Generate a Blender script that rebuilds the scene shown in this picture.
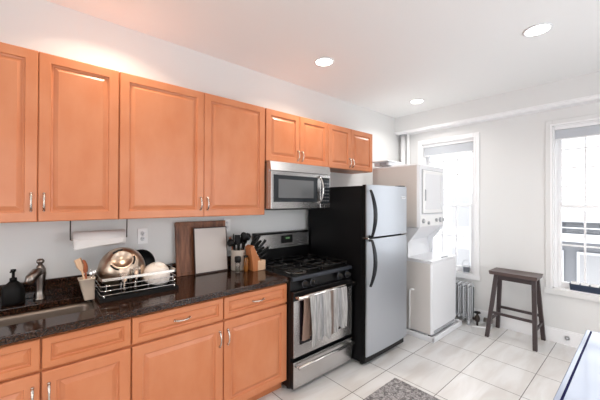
import bpy, math, random
from mathutils import Vector as V, Matrix
for o in list(bpy.data.objects): bpy.data.objects.remove(o, do_unlink=True)
scn = bpy.context.scene
C = scn.collection
random.seed(7)
PI = math.pi

# ---------------------------------------------------------------- camera
cam = bpy.data.cameras.new('camera'); cam.sensor_width = 36; cam.lens = 304.455/600*36
cam.clip_start = .02; cam.clip_end = 200
co = bpy.data.objects.new('camera', cam); C.objects.link(co)
yaw, pit, rol = .72, .0059, .0031
F = V((math.sin(yaw)*math.cos(pit), math.cos(yaw)*math.cos(pit), math.sin(pit)))
r = F.cross(V((0, 0, 1))).normalized(); u = r.cross(F)
c_, s_ = math.cos(rol), math.sin(rol)
r, u = c_*r+s_*u, c_*u-s_*r
mw = Matrix((r, u, -F)).transposed().to_4x4(); mw.translation = V((1.3687, -2.5318, 1.514))
co.matrix_world = mw
scn.camera = co

# ---------------------------------------------------------------- world, exposure
w = bpy.data.worlds.new('sky'); scn.world = w; w.use_nodes = True
bg = w.node_tree.nodes['Background']
bg.inputs[0].default_value = (.955, .975, 1, 1); bg.inputs[1].default_value = 4.6
vs = scn.view_settings
vs.view_transform = 'Standard'; vs.look = 'None'; vs.gamma = 1; vs.use_curve_mapping = False
vs.exposure = -0.34
LAMP_W = 9

# ---------------------------------------------------------------- materials
def lin(c):
    return tuple((x/255/12.92 if x/255 <= .04045 else ((x/255+.055)/1.055)**2.4) for x in c)+(1,)
def mat(name, col, rough=.5, metal=0., coat=0., trans=0., emit=None, es=0, bump=None, var=None, ior=None, alpha=None, spec=None):
    m = bpy.data.materials.new(name); m.use_nodes = True
    nt = m.node_tree; b = nt.nodes['Principled BSDF']
    c = lin(col); b.inputs['Base Color'].default_value = c
    b.inputs['Roughness'].default_value = rough; b.inputs['Metallic'].default_value = metal
    b.inputs['Coat Weight'].default_value = coat; b.inputs['Coat Roughness'].default_value = .12
    b.inputs['Transmission Weight'].default_value = trans
    if ior: b.inputs['IOR'].default_value = ior
    if spec is not None: b.inputs['Specular IOR Level'].default_value = spec
    if alpha is not None: b.inputs['Alpha'].default_value = alpha
    if emit: b.inputs['Emission Color'].default_value = emit; b.inputs['Emission Strength'].default_value = es
    tc = nt.nodes.new('ShaderNodeTexCoord')
    if var:   # (scale xyz, noise scale, colour b, lo, hi)
        sc, ns, colb, lo, hi = var
        mp = nt.nodes.new('ShaderNodeMapping'); mp.inputs['Scale'].default_value = sc
        nz = nt.nodes.new('ShaderNodeTexNoise'); nz.inputs['Scale'].default_value = ns; nz.inputs['Detail'].default_value = 5
        mr = nt.nodes.new('ShaderNodeMapRange'); mr.inputs[1].default_value = lo; mr.inputs[2].default_value = hi
        mx = nt.nodes.new('ShaderNodeMix'); mx.data_type = 'RGBA'
        mx.inputs['A'].default_value = c; mx.inputs['B'].default_value = lin(colb)
        L = nt.links.new
        L(tc.outputs['Object'], mp.inputs[0]); L(mp.outputs[0], nz.inputs['Vector'])
        L(nz.outputs[0], mr.inputs[0]); L(mr.outputs[0], mx.inputs['Factor']); L(mx.outputs['Result'], b.inputs['Base Color'])
    if bump:  # (scale xyz, noise scale, strength)
        sc, ns, st = bump
        mp = nt.nodes.new('ShaderNodeMapping'); mp.inputs['Scale'].default_value = sc
        nz = nt.nodes.new('ShaderNodeTexNoise'); nz.inputs['Scale'].default_value = ns; nz.inputs['Detail'].default_value = 3
        bp = nt.nodes.new('ShaderNodeBump'); bp.inputs['Strength'].default_value = st; bp.inputs['Distance'].default_value = .002
        L = nt.links.new
        L(tc.outputs['Object'], mp.inputs[0]); L(mp.outputs[0], nz.inputs['Vector'])
        L(nz.outputs[0], bp.inputs['Height']); L(bp.outputs[0], b.inputs['Normal'])
    return m

wall_m = mat('wall_paint', (229, 229, 228), .7, bump=((1, 1, 1), 60, .08))
ceil_m = mat('ceiling_paint', (243, 243, 242), .8)
trim_m = mat('trim_paint', (247, 247, 248), .35)
WOODV = ((2.2, 2.2, 1.1), 3.5, (196, 116, 72), .3, .8)
wood = mat('maple_door', (207, 134, 93), .38, coat=.15, var=WOODV)
woodh = mat('maple_drawer', (205, 130, 86), .38, coat=.15, var=((1.1, 2.2, 2.4), 3.5, (192, 114, 70), .3, .8))
carc = mat('maple_carcass', (196, 122, 76), .4, var=WOODV)
nickel = mat('brushed_nickel', (205, 198, 190), .25, 1)
chrome = mat('chrome', (215, 212, 210), .12, 1)
steel = mat('stainless', (196, 194, 193), .27, .95, bump=((1, 60, 60), 6, .05))
steelv = mat('stainless_fridge', (192, 197, 204), .33, .92, bump=((60, 60, 1), 6, .05))
sinks = mat('sink_steel', (142, 128, 116), .36, .8)
blk = mat('black_enamel', (7, 7, 9), .35, spec=.35)
blkm = mat('black_textured', (6, 6, 8), .5, spec=.22, bump=((1, 1, 1), 400, .3))
blkp = mat('black_plastic', (10, 9, 10), .45, spec=.3)
iron = mat('cast_iron', (8, 8, 9), .55, spec=.35)
dgl = mat('dark_glass', (48, 52, 56), .08, .2)
ogl = mat('oven_glass', (28, 20, 26), .08)
panelm = mat('slate_panel', (58, 62, 70), .35, .4)
white = mat('white_enamel', (236, 237, 240), .3)
whitep = mat('white_plastic', (246, 246, 246), .4)
greyside = mat('dryer_side_enamel', (226, 221, 217), .38)
greyp = mat('grey_plastic', (170, 172, 176), .4)
bluehandle = mat('fridge_handle_black', (14, 20, 30), .22)
paper = mat('paper', (232, 228, 226), .9, bump=((1, 1, 1), 300, .2))
darkwood = mat('walnut_board', (142, 90, 60), .5, var=((8, 8, .8), 5, (90, 52, 32), .35, .7))
whiteb = mat('white_board', (200, 189, 182), .3)
brownedge = mat('dark_brown_edge', (62, 42, 34), .5)
beige = mat('beige_ceramic', (214, 196, 178), .45)
crockm = mat('crock_ceramic', (196, 184, 172), .4)
ltwood = mat('beech', (190, 120, 72), .5, var=((8, 8, 1), 6, (168, 98, 54), .35, .7))
palewood = mat('pale_wood', (222, 184, 150), .5)
redwood = mat('cherry_spoon_wood', (176, 98, 60), .45)
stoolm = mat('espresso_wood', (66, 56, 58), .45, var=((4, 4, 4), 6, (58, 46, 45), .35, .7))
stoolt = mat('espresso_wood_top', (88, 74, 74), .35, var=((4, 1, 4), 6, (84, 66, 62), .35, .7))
clear = mat('clear_glass', (255, 255, 255), .02, trans=1, ior=1.45)
amber = mat('amber_liquid', (176, 112, 50), .1, trans=.5, ior=1.4)
soapm = mat('soap_bottle_black', (10, 9, 9), .55, spec=.25)
fauc = mat('faucet_steel', (146, 138, 132), .28, 1)
steelb = mat('polished_bowl_steel', (196, 176, 158), .3, 1)
tablem = mat('white_gloss_table', (160, 172, 194), .1)
navy = mat('navy_line', (14, 16, 66), .7, spec=.1)
navyt = mat('navy_plastic', (48, 62, 86), .4)
soil = mat('potting_soil', (120, 112, 98), .9)
radm = mat('radiator_paint', (196, 198, 202), .4, .0)
brass = mat('aged_bronze', (72, 62, 58), .45, .6)
rubber = mat('rubber', (30, 30, 30), .7)
blindm = mat('blind_fabric', (196, 200, 206), .7)
cordm = mat('white_cord', (226, 226, 226), .5)
led = mat('lamp_lens', (255, 250, 240), .4, emit=(1, .93, .84, 1), es=12)
green = mat('display_digits', (20, 60, 30), .4, emit=(.5, 1, .45, 1), es=.5)
pane_m = bpy.data.materials.new('window_pane'); pane_m.use_nodes = True
nt = pane_m.node_tree; nt.nodes.remove(nt.nodes['Principled BSDF'])
tr = nt.nodes.new('ShaderNodeBsdfTransparent'); gl = nt.nodes.new('ShaderNodeBsdfGlossy'); gl.inputs['Roughness'].default_value = .02
fr = nt.nodes.new('ShaderNodeFresnel'); fr.inputs[0].default_value = 1.3; mx = nt.nodes.new('ShaderNodeMixShader')
nt.links.new(fr.outputs[0], mx.inputs[0]); nt.links.new(tr.outputs[0], mx.inputs[1]); nt.links.new(gl.outputs[0], mx.inputs[2])
nt.links.new(mx.outputs[0], nt.nodes['Material Output'].inputs[0])

def granite():
    m = mat('brown_granite', (50, 34, 28), .1)
    nt = m.node_tree; b = nt.nodes['Principled BSDF']; L = nt.links.new
    tc = nt.nodes.new('ShaderNodeTexCoord')
    n1 = nt.nodes.new('ShaderNodeTexNoise'); n1.inputs['Scale'].default_value = 105; n1.inputs['Detail'].default_value = 6
    n2 = nt.nodes.new('ShaderNodeTexVoronoi'); n2.inputs['Scale'].default_value = 130
    r1 = nt.nodes.new('ShaderNodeValToRGB'); e = r1.color_ramp
    e.elements[0].position = .38; e.elements[0].color = lin((26, 16, 12)); e.elements[1].position = .82; e.elements[1].color = lin((100, 66, 47))
    x = e.elements.new(.55); x.color = lin((54, 33, 23))
    mx = nt.nodes.new('ShaderNodeMix'); mx.data_type = 'RGBA'; mx.blend_type = 'MULTIPLY'; mx.inputs['Factor'].default_value = .25
    L(tc.outputs['Object'], n1.inputs['Vector']); L(tc.outputs['Object'], n2.inputs['Vector'])
    L(n1.outputs[0], r1.inputs[0]); L(r1.outputs[0], mx.inputs['A']); L(n2.outputs['Color'], mx.inputs['B'])
    L(mx.outputs['Result'], b.inputs['Base Color'])
    return m
gran = granite()

def tiles():
    m = mat('floor_tile', (214, 208, 200), .28)
    nt = m.node_tree; b = nt.nodes['Principled BSDF']; L = nt.links.new
    tc = nt.nodes.new('ShaderNodeTexCoord'); mp = nt.nodes.new('ShaderNodeMapping')
    mp.inputs['Location'].default_value = (-3.2863+.4777*20, .9822+.4495*20, 0)
    bt = nt.nodes.new('ShaderNodeTexBrick'); bt.offset = 0; bt.squash = 1
    bt.inputs['Scale'].default_value = 1; bt.inputs['Brick Width'].default_value = .4777; bt.inputs['Row Height'].default_value = .4495
    bt.inputs['Mortar Size'].default_value = .0032; bt.inputs['Mortar Smooth'].default_value = .1
    bt.inputs['Color1'].default_value = lin((228, 228, 228)); bt.inputs['Color2'].default_value = lin((220, 219, 218))
    bt.inputs['Mortar'].default_value = lin((120, 116, 112))
    mp2 = nt.nodes.new('ShaderNodeMapping'); mp2.inputs['Rotation'].default_value = (0, 0, .7); mp2.inputs['Scale'].default_value = (1, 5, 1)
    nz = nt.nodes.new('ShaderNodeTexNoise'); nz.inputs['Scale'].default_value = 1.6; nz.inputs['Detail'].default_value = 6; nz.inputs['Distortion'].default_value = .6
    rp = nt.nodes.new('ShaderNodeValToRGB'); rp.color_ramp.elements[0].position = .35; rp.color_ramp.elements[0].color = lin((226, 220, 215))
    rp.color_ramp.elements[1].position = .6; rp.color_ramp.elements[1].color = (1, 1, 1, 1)
    mx = nt.nodes.new('ShaderNodeMix'); mx.data_type = 'RGBA'; mx.blend_type = 'MULTIPLY'; mx.inputs['Factor'].default_value = .6
    L(tc.outputs['Object'], mp.inputs[0]); L(mp.outputs[0], bt.inputs['Vector']); L(tc.outputs['Object'], mp2.inputs[0])
    L(mp2.outputs[0], nz.inputs['Vector']); L(nz.outputs[0], rp.inputs[0]); L(bt.outputs['Color'], mx.inputs['A']); L(rp.outputs[0], mx.inputs['B'])
    L(mx.outputs['Result'], b.inputs['Base Color'])
    bp = nt.nodes.new('ShaderNodeBump'); bp.inputs['Strength'].default_value = .4; bp.inputs['Distance'].default_value = .002; bp.invert = True
    L(bt.outputs['Fac'], bp.inputs['Height']); L(bp.outputs[0], b.inputs['Normal'])
    return m
tile_m = tiles()

def rugmat():
    m = mat('grey_rug', (140, 138, 140), .95)
    nt = m.node_tree; b = nt.nodes['Principled BSDF']; L = nt.links.new
    tc = nt.nodes.new('ShaderNodeTexCoord'); n = nt.nodes.new('ShaderNodeTexNoise'); n.inputs['Scale'].default_value = 38; n.inputs['Detail'].default_value = 5; n.inputs['Distortion'].default_value = 1.2
    r1 = nt.nodes.new('ShaderNodeValToRGB'); e = r1.color_ramp
    e.elements[0].position = .4; e.elements[0].color = lin((100, 98, 100)); e.elements[1].position = .62; e.elements[1].color = lin((170, 167, 168))
    L(tc.outputs['Object'], n.inputs['Vector']); L(n.outputs[0], r1.inputs[0]); L(r1.outputs[0], b.inputs['Base Color'])
    return m
rug_m = rugmat()

def towelmat():
    m = mat('striped_towel', (214, 212, 210), .95, bump=((1, 1, 1), 260, .5))
    nt = m.node_tree; b = nt.nodes['Principled BSDF']; L = nt.links.new
    tc = nt.nodes.new('ShaderNodeTexCoord'); sp = nt.nodes.new('ShaderNodeSeparateXYZ'); L(tc.outputs['Object'], sp.inputs[0])
    r1 = nt.nodes.new('ShaderNodeValToRGB'); e = r1.color_ramp; e.interpolation = 'LINEAR'
    mr = nt.nodes.new('ShaderNodeMapRange'); mr.inputs[1].default_value = 0; mr.inputs[2].default_value = .46
    L(sp.outputs['X'], mr.inputs[0]); L(mr.outputs[0], r1.inputs[0])
    g, d, l = lin((172, 170, 168)), lin((118, 101, 93)), lin((140, 140, 143))
    e.elements[0].position = 0; e.elements[0].color = g; e.elements[1].position = 1; e.elements[1].color = g
    for p, c in ((.12, g), (.15, l), (.18, g), (.3, l), (.34, g), (.5, g), (.53, d), (.58, d), (.62, g), (.8, l), (.84, g)):
        x = e.elements.new(p); x.color = c
    mp = nt.nodes.new('ShaderNodeMapping'); mp.inputs['Scale'].default_value = (90, 4, 7)
    nz = nt.nodes.new('ShaderNodeTexNoise'); nz.inputs['Scale'].default_value = 1; nz.inputs['Detail'].default_value = 4
    mr2 = nt.nodes.new('ShaderNodeMapRange'); mr2.inputs[1].default_value = .35; mr2.inputs[2].default_value = .65; mr2.inputs[3].default_value = .62; mr2.inputs[4].default_value = 1.12
    mx = nt.nodes.new('ShaderNodeMix'); mx.data_type = 'RGBA'; mx.blend_type = 'MULTIPLY'; mx.inputs['Factor'].default_value = 1
    L(tc.outputs['Object'], mp.inputs[0]); L(mp.outputs[0], nz.inputs['Vector']); L(nz.outputs[0], mr2.inputs[0])
    L(r1.outputs[0], mx.inputs['A']); L(mr2.outputs[0], mx.inputs['B']); L(mx.outputs['Result'], b.inputs['Base Color'])
    return m
towel_m = towelmat()

# ---------------------------------------------------------------- mesh builder
class B:
    def __init__(s): s.v = []; s.f = []; s.m = []; s.s = []; s.mats = []
    def mi(s, m):
        if m not in s.mats: s.mats.append(m)
        return s.mats.index(m)
    def add(s, vs_, fs, m, smooth=False, T=None):
        o = len(s.v); k = s.mi(m)
        s.v += [tuple((T @ V(p)) if T else p) for p in vs_]
        for f in fs: s.f.append(tuple(i+o for i in f)); s.m.append(k); s.s.append(smooth)
        return s
    def box(s, x0, x1, y0, y1, z0, z1, m, bv=.0, T=None):
        x0, x1 = min(x0, x1), max(x0, x1); y0, y1 = min(y0, y1), max(y0, y1); z0, z1 = min(z0, z1), max(z0, z1)
        if bv <= 0:
            vs_ = [(x, y, z) for z in (z0, z1) for x, y in ((x0, y0), (x1, y0), (x1, y1), (x0, y1))]
            return s.add(vs_, [(3, 2, 1, 0), (4, 5, 6, 7), (0, 1, 5, 4), (1, 2, 6, 5), (2, 3, 7, 6), (3, 0, 4, 7)], m, T=T)
        b = min(bv, (x1-x0)/2.01, (y1-y0)/2.01, (z1-z0)/2.01)
        n = 3
        ring = []
        for cx, cy, a0 in ((x1-b, y1-b, 0), (x0+b, y1-b, 1), (x0+b, y0+b, 2), (x1-b, y0+b, 3)):
            for i in range(n+1):
                a = (a0+i/n)*PI/2; ring.append((cx, cy, math.cos(a), math.sin(a)))
        N = len(ring); vs_ = []; lev = []
        for i in range(n+1): a = i/n*PI/2; lev.append((z0+b-b*math.cos(a), b*math.sin(a)))
        for i in range(n+1): a = i/n*PI/2; lev.append((z1-b+b*math.sin(a), b*math.cos(a)))
        for z, rr in lev: vs_ += [(cx+ca*rr, cy+sa*rr, z) for cx, cy, ca, sa in ring]
        fs = [tuple(range(N-1, -1, -1)), tuple((len(lev)-1)*N+i for i in range(N))]
        for k in range(len(lev)-1):
            for i in range(N):
                j = (i+1) % N; fs.append((k*N+i, k*N+j, (k+1)*N+j, (k+1)*N+i))
        return s.add(vs_, fs, m, T=T)
    def lathe(s, prof, m, c=(0, 0, 0), seg=28, T=None, sx=1, sy=1, smooth=True):
        vs_ = []; fs = []
        for r_, z in prof:
            r_ = max(r_, 1e-5)
            vs_ += [(c[0]+sx*r_*math.cos(2*PI*i/seg), c[1]+sy*r_*math.sin(2*PI*i/seg), c[2]+z) for i in range(seg)]
        for k in range(len(prof)-1):
            for i in range(seg):
                j = (i+1) % seg; fs.append((k*seg+i, k*seg+j, (k+1)*seg+j, (k+1)*seg+i))
        return s.add(vs_, fs, m, smooth, T)
    def tube(s, pts, r_, m, seg=10, closed=False, sq=1.):
        pts = [V(p) for p in pts]; n = len(pts); rs = r_ if isinstance(r_, (list, tuple)) else [r_]*n
        tan = []
        for i in range(n):
            a = pts[(i-1) % n] if (closed or i) else pts[0]; b = pts[(i+1) % n] if (closed or i < n-1) else pts[-1]
            tan.append((b-a).normalized())
        nrm = tan[0].orthogonal().normalized() if abs(tan[0].z) > .9 else tan[0].cross(V((0, 0, 1))).normalized()
        vs_ = []; fs = []
        for i in range(n):
            nrm = (nrm-tan[i]*nrm.dot(tan[i])).normalized(); bi = tan[i].cross(nrm)
            for k in range(seg):
                a = 2*PI*k/seg; vs_.append(tuple(pts[i]+nrm*math.cos(a)*rs[i]*sq+bi*math.sin(a)*rs[i]))
        for i in range(n if closed else n-1):
            for k in range(seg):
                q = (k+1) % seg; i2 = (i+1) % n; fs.append((i*seg+k, i*seg+q, i2*seg+q, i2*seg+k))
        if not closed: fs += [tuple(range(seg-1, -1, -1)), tuple((n-1)*seg+k for k in range(seg))]
        return s.add(vs_, fs, m, True)
    def cyl(s, p0, p1, r0, m, r1=None, seg=20):
        return s.tube([p0, p1], [r0, r0 if r1 is None else r1], m, seg)
    def rects(s, loops, m, T=None):   # loops of 4-corner rings in order; last is capped
        vs_ = [p for l in loops for p in l]; fs = []
        for k in range(len(loops)-1):
            for i in range(4): j = (i+1) % 4; fs.append((k*4+i, k*4+j, k*4+4+j, k*4+4+i))
        n = len(loops)*4; fs.append((n-4, n-3, n-2, n-1)); fs.append((3, 2, 1, 0))
        return s.add(vs_, fs, m, T=T)
    def prism(s, poly, axis, a, b, m, T=None):  # poly of 2D points in the other two axes
        def p(q, t): return {'x': (t, q[0], q[1]), 'y': (q[0], t, q[1]), 'z': (q[0], q[1], t)}[axis]
        n = len(poly); vs_ = [p(q, a) for q in poly]+[p(q, b) for q in poly]
        fs = [tuple(range(n)), tuple(range(2*n-1, n-1, -1))]+[(i, i+n, (i+1) % n+n, (i+1) % n) for i in range(n)]
        return s.add(vs_, fs, m, T=T)
    def panel(s, x0, x1, z0, z1, y, t, m, fr=.052, k=1.):  # raised-panel door, face towards -Y
        L = [(0, t), (0, .004), (.004, 0), (fr, 0), (fr+.004, .009), (fr+.012*k, .0115), (fr+.034*k, .0015), (fr+.038*k, .0015)]
        return s.rects([[(x0+i, y+d, z0+i), (x1-i, y+d, z0+i), (x1-i, y+d, z1-i), (x0+i, y+d, z1-i)] for i, d in L], m)
ORG = {}
def tag(o, label=None, cat=None, group=None, kind=None):
    if label: o['label'] = label
    if cat: o['category'] = cat
    if group: o['group'] = group
    if kind: o['kind'] = kind
    return o
def thing(name, label, cat, loc=(0, 0, 0), group=None):
    o = bpy.data.objects.new(name, None); C.objects.link(o); o.location = loc; o.empty_display_size = .1
    ORG[o] = V(loc); return tag(o, label, cat, group)
def obj(name, b, parent=None, label=None, loc=None):
    me = bpy.data.meshes.new(name); org = ORG[parent] if parent else V(loc or (0, 0, 0))
    me.from_pydata([tuple(V(p)-org) for p in b.v], [], b.f)
    for m in b.mats: me.materials.append(m)
    me.polygons.foreach_set('material_index', b.m); me.polygons.foreach_set('use_smooth', b.s)
    me.update()
    import bmesh
    bm = bmesh.new(); bm.from_mesh(me); bmesh.ops.recalc_face_normals(bm, faces=bm.faces); bm.to_mesh(me); bm.free()
    o = bpy.data.objects.new(name, me); C.objects.link(o); ORG[o] = org
    if parent: o.parent = parent
    else: o.location = org
    if label: o['label'] = label
    return o
def solo(name, b, label, cat, loc, group=None): return tag(obj(name, b, None, None, loc), label, cat, group)
def struct(name, b, parent=None):
    o = obj(name, b, parent)
    if not parent: o['kind'] = 'structure'
    return o
def copy_tree(o, parent=None):
    c = o.copy(); C.objects.link(c); c.parent = parent
    for ch in [q for q in list(C.objects) if q.parent == o]: copy_tree(ch, c)
    return c

# ---------------------------------------------------------------- the room
XW, XL_, YB, H = 5.654, -1.6, -3.6, 2.796
WT = .16
struct('floor', B().box(XL_, XW+WT, YB-WT, WT, -.1, 0, tile_m))
struct('ceiling', B().box(XL_-WT, XW+WT, YB-WT, WT, H, H+.1, ceil_m))
struct('wall_back', B().box(XL_-WT, XW+WT, 0, WT, 0, H, wall_m))
def wall_x(name, x0, x1, holes):   # wall normal to X; holes = (ya, yb, za, zb) sorted by decreasing y
    b = B(); y = 0
    for ya, yb, za, zb in holes:
        b.box(x0, x1, ya, y, 0, H, wall_m); b.box(x0, x1, yb, ya, 0, za, wall_m); b.box(x0, x1, yb, ya, zb, H, wall_m); y = yb
    b.box(x0, x1, YB, y, 0, H, wall_m)
    return struct(name, b)
W1 = (-.3615, -1.0606, .577, 2.352); W2 = (-1.850, -2.54, .577, 2.352)
wall_x('wall_right', XW, XW+WT, [W1, W2])
wall_x('wall_left', XL_-WT, XL_, [(-.9, -2.9, .6, 2.4)])
b = B(); xs = [(.2, 1.5, .6, 2.3), (2.5, 4.5, .06, 2.35)]; x = XL_
for xa, xb, za, zb in xs:
    b.box(x, xa, YB-WT, YB, 0, H, wall_m); b.box(xa, xb, YB-WT, YB, 0, za, wall_m); b.box(xa, xb, YB-WT, YB, zb, H, wall_m); x = xb
b.box(x, XW, YB-WT, YB, 0, H, wall_m); struct('wall_front', b)
struct('trim_soffit', B().box(5.51, XW, YB, 0, 2.542, H, wall_m))
struct('trim_soffit_bright_edge', B().prism([(5.500, 2.572), (5.500, 2.560), (5.530, 2.532), (XW, 2.532), (XW, 2.5415), (5.5095, 2.5415), (5.5095, 2.572)], 'y', YB, 0, trim_m))  # sloped strip in brighter paint stands in for the soffit's lit lower edge
def base_prof(d=1): return None
b = B(); b.box(XW-.016, XW, YB, 0, 0, .135, trim_m); b.box(XW-.011, XW, YB, 0, .135, .152, trim_m, .003); struct('baseboard_right', b)
struct('baseboard_front', B().box(XL_, 2.48, YB, YB+.016, 0, .14, trim_m, .004).box(4.52, XW-.02, YB, YB+.016, 0, .14, trim_m, .004))
struct('baseboard_left', B().box(XL_, XL_+.016, YB+.02, -.7, 0, .14, trim_m, .004))

def window_x(n, hole, cols, cm=trim_m):
    ya, yb, za, zb = hole
    b = B(); xf = XW-.018; cw = .062           # casing on the room side
    b.box(xf, XW, yb-cw, yb, za-cw, zb+cw, cm, .004); b.box(xf, XW, ya, ya+cw, za-cw, zb+cw, cm, .004)
    b.box(xf, XW, yb, ya, zb, zb+cw, cm, .004); b.box(xf-.006, XW, yb-cw-.012, ya+cw+.012, za-cw, za, cm, .006)
    for q in ((yb-.02, yb), (ya, ya+.02)): b.box(xf-.006, xf+.004, *q, za, zb, trim_m, .003)
    b.box(xf-.006, xf+.004, yb-.02, ya+.02, zb, zb+.02, trim_m, .003)
    root = struct('window_%d' % n, b)
    j = .035; x0, x1 = XW+.02, XW+WT            # jamb liner
    b = B(); b.box(XW, x1, ya-.012, ya, za, zb, trim_m); b.box(XW, x1, yb, yb+.012, za, zb, trim_m); b.box(XW, x1, yb, ya, zb-.012, zb, trim_m); b.box(XW, x1, yb, ya, za, za+.015, trim_m)
    b.box(XW+.035, XW+.05, ya-.03, ya-.01, za, zb, trim_m); b.box(XW+.035, XW+.05, yb+.01, yb+.03, za, zb, trim_m)
    struct('window_jamb', b, root)
    zm = 1.472
    for nm, xa, xb, z0, z1, zc in (('lower_sash', XW+.06, XW+.095, za+.015, zm+.02, 2), ('upper_sash', XW+.10, XW+.135, zm-.02, zb-.012, 4)):
        b = B(); st = .052; a, c = ya-.012, yb+.012
        b.box(xa, xb, a-st, a, z0, z1, trim_m, .004); b.box(xa, xb, c, c+st, z0, z1, trim_m, .004)
        b.box(xa, xb, c+st, a-st, z0, z0+(.06 if zc == 2 else .035), trim_m, .004); b.box(xa, xb, c+st, a-st, z1-.04, z1, trim_m, .004)
        g0, g1 = z0+(.06 if zc == 2 else .035), z1-.04
        for i in range(1, cols): yy = a-st+(c-a+2*st)*i/cols; b.box(xa+.008, xb-.008, yy-.008, yy+.008, g0, g1, trim_m)
        for i in range(1, zc): zz = g0+(g1-g0)*i/zc; b.box(xa+.010, xb-.010, c+st, a-st, zz-.008, zz+.008, trim_m)
        s = struct(nm, b, root)
        struct('pane', B().box((xa+xb)/2-.002, (xa+xb)/2+.002, c+st, a-st, g0, g1, pane_m), s)
    return root
window_x(1, W1, 3); window_x(2, W2, 3, wall_m)
def unseen_window(n, x0, x1, y0, y1, z0, z1, axis):
    b = B(); t = .05
    if axis == 'y':
        for a, c in ((x0, x0+t), (x1-t, x1), ((x0+x1)/2-t/2, (x0+x1)/2+t/2)): b.box(a, c, y0+.04, y1-.04, z0, z1, trim_m)
        b.box(x0, x1, y0+.04, y1-.04, z0, z0+t, trim_m); b.box(x0, x1, y0+.04, y1-.04, z1-t, z1, trim_m)
    else:
        for a, c in ((y0, y0+t), (y1-t, y1), ((y0+y1)/2-t/2, (y0+y1)/2+t/2)): b.box(x0+.04, x1-.04, a, c, z0, z1, trim_m)
        b.box(x0+.04, x1-.04, y0, y1, z0, z0+t, trim_m); b.box(x0+.04, x1-.04, y0, y1, z1-t, z1, trim_m)
    struct('window_%d' % n, b)
unseen_window(3, .2, 1.5, YB-WT, YB, .6, 2.3, 'y'); unseen_window(4, 2.5, 4.5, YB-WT, YB, .06, 2.35, 'y')  # unseen; sized large for fill daylight, the tall one brightening low fronts
unseen_window(5, XL_-WT, XL_, -2.9, -.9, .6, 2.4, 'x')  # unseen, added for more daylight fill from the left

# roller blinds
for (ya, yb, za, zb), side, drop in ((W1, 'the window behind the stacked laundry unit', 2.19), (W2, 'the window right of the wooden stool', 2.21)):
    t = thing('roller_blind', 'grey fabric blind rolled up at the top of '+side, 'blind', (XW+.03, (ya+yb)/2, zb-.02), 'rolled up window blinds')
    obj('head_rail', B().box(XW+.005, XW+.05, yb+.014, ya-.014, zb-.045, zb-.013, trim_m, .004), t)
    obj('fabric', B().box(XW+.018, XW+.044, yb+.02, ya-.02, drop, zb-.046, blindm, .006), t)
    obj('bottom_bar', B().box(XW+.014, XW+.048, yb+.02, ya-.02, drop-.014, drop, trim_m, .004), t)

# ---------------------------------------------------------------- recessed ceiling lights
def downlight(x, y, label, col=(1, .86, .72), pw=LAMP_W):
    t = thing('recessed_ceiling_light', label, 'ceiling light', (x, y, H), 'recessed ceiling lights')
    obj('trim_ring', B().lathe([(.074, -.001), (.088, -.001), (.09, -.006), (.086, -.011), (.074, -.008), (.074, -.001)], white, (x, y, H), 32), t)
    obj('lens', B().lathe([(0, -.001), (.073, -.001), (.073, -.007), (.05, -.011), (0, -.012)], led, (x, y, H), 32), t)
    l = bpy.data.lights.new('bulb', 'AREA'); l.shape = 'DISK'; l.size = .13; l.energy = pw; l.color = col; l.spread = 2.45
    o = bpy.data.objects.new('bulb', l); C.objects.link(o); o.parent = t; o.location = (0, 0, -.016)
WARM = (1, .85, .68); NEU = (1, .97, .93)
downlight(3.36, -.59, 'round recessed light above the microwave cabinets, first along the cabinet wall', WARM)
downlight(5.02, -.61, 'smallest round recessed light, above the stacked laundry unit near the corner', NEU)
downlight(4.17, -2.0, 'round recessed light in the ceiling at upper right, nearest the stool side', NEU)
downlight(1.745, -.45, 'round recessed light just above the top edge of the photo, over the sink end', WARM)
downlight(1.75, -2.0, 'round recessed light beyond the top edge, over the middle of the room', WARM)
downlight(-.2, -1.4, 'round recessed light beyond the far left of the photo', WARM)

# ---------------------------------------------------------------- cabinets
def pull_v(x, y, z, l=.105):
    b = B(); h = l/2
    pts = [(x, y-.006-.022*math.sin(PI*i/10)**.8, z-h*.86+h*1.72*i/10) for i in range(11)]
    b.tube(pts, [.0042+.0024*abs(math.cos(PI*i/10)) for i in range(11)], nickel, 10)
    for s in (-1, 1):
        b.lathe([(0, 0), (.008, 0), (.0075, .004), (.004, .008), (0, .009)], nickel, T=Matrix.Translation((x, y, z+s*h*.86)) @ Matrix.Rotation(PI/2, 4, 'X'), seg=14)
        b.tube([(x, y-.006, z+s*h*.84), (x, y-.010, z+s*h)], [.006, .003], nickel, 8)
    return b
def pull_h(x, y, z, l=.105):
    b = B(); h = l/2
    pts = [(x-h*.86+h*1.72*i/10, y-.006-.022*math.sin(PI*i/10)**.8, z) for i in range(11)]
    b.tube(pts, [.0042+.0024*abs(math.cos(PI*i/10)) for i in range(11)], nickel, 10)
    for s in (-1, 1):
        b.lathe([(0, 0), (.008, 0), (.0075, .004), (.004, .008), (0, .009)], nickel, T=Matrix.Translation((x+s*h*.86, y, z)) @ Matrix.Rotation(PI/2, 4, 'X'), seg=14)
        b.tube([(x+s*h*.84, y-.006, z), (x+s*h, y-.010, z)], [.006, .003], nickel, 8)
    return b
YU = -.321; ZT, ZB = 2.342, 1.398
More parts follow.
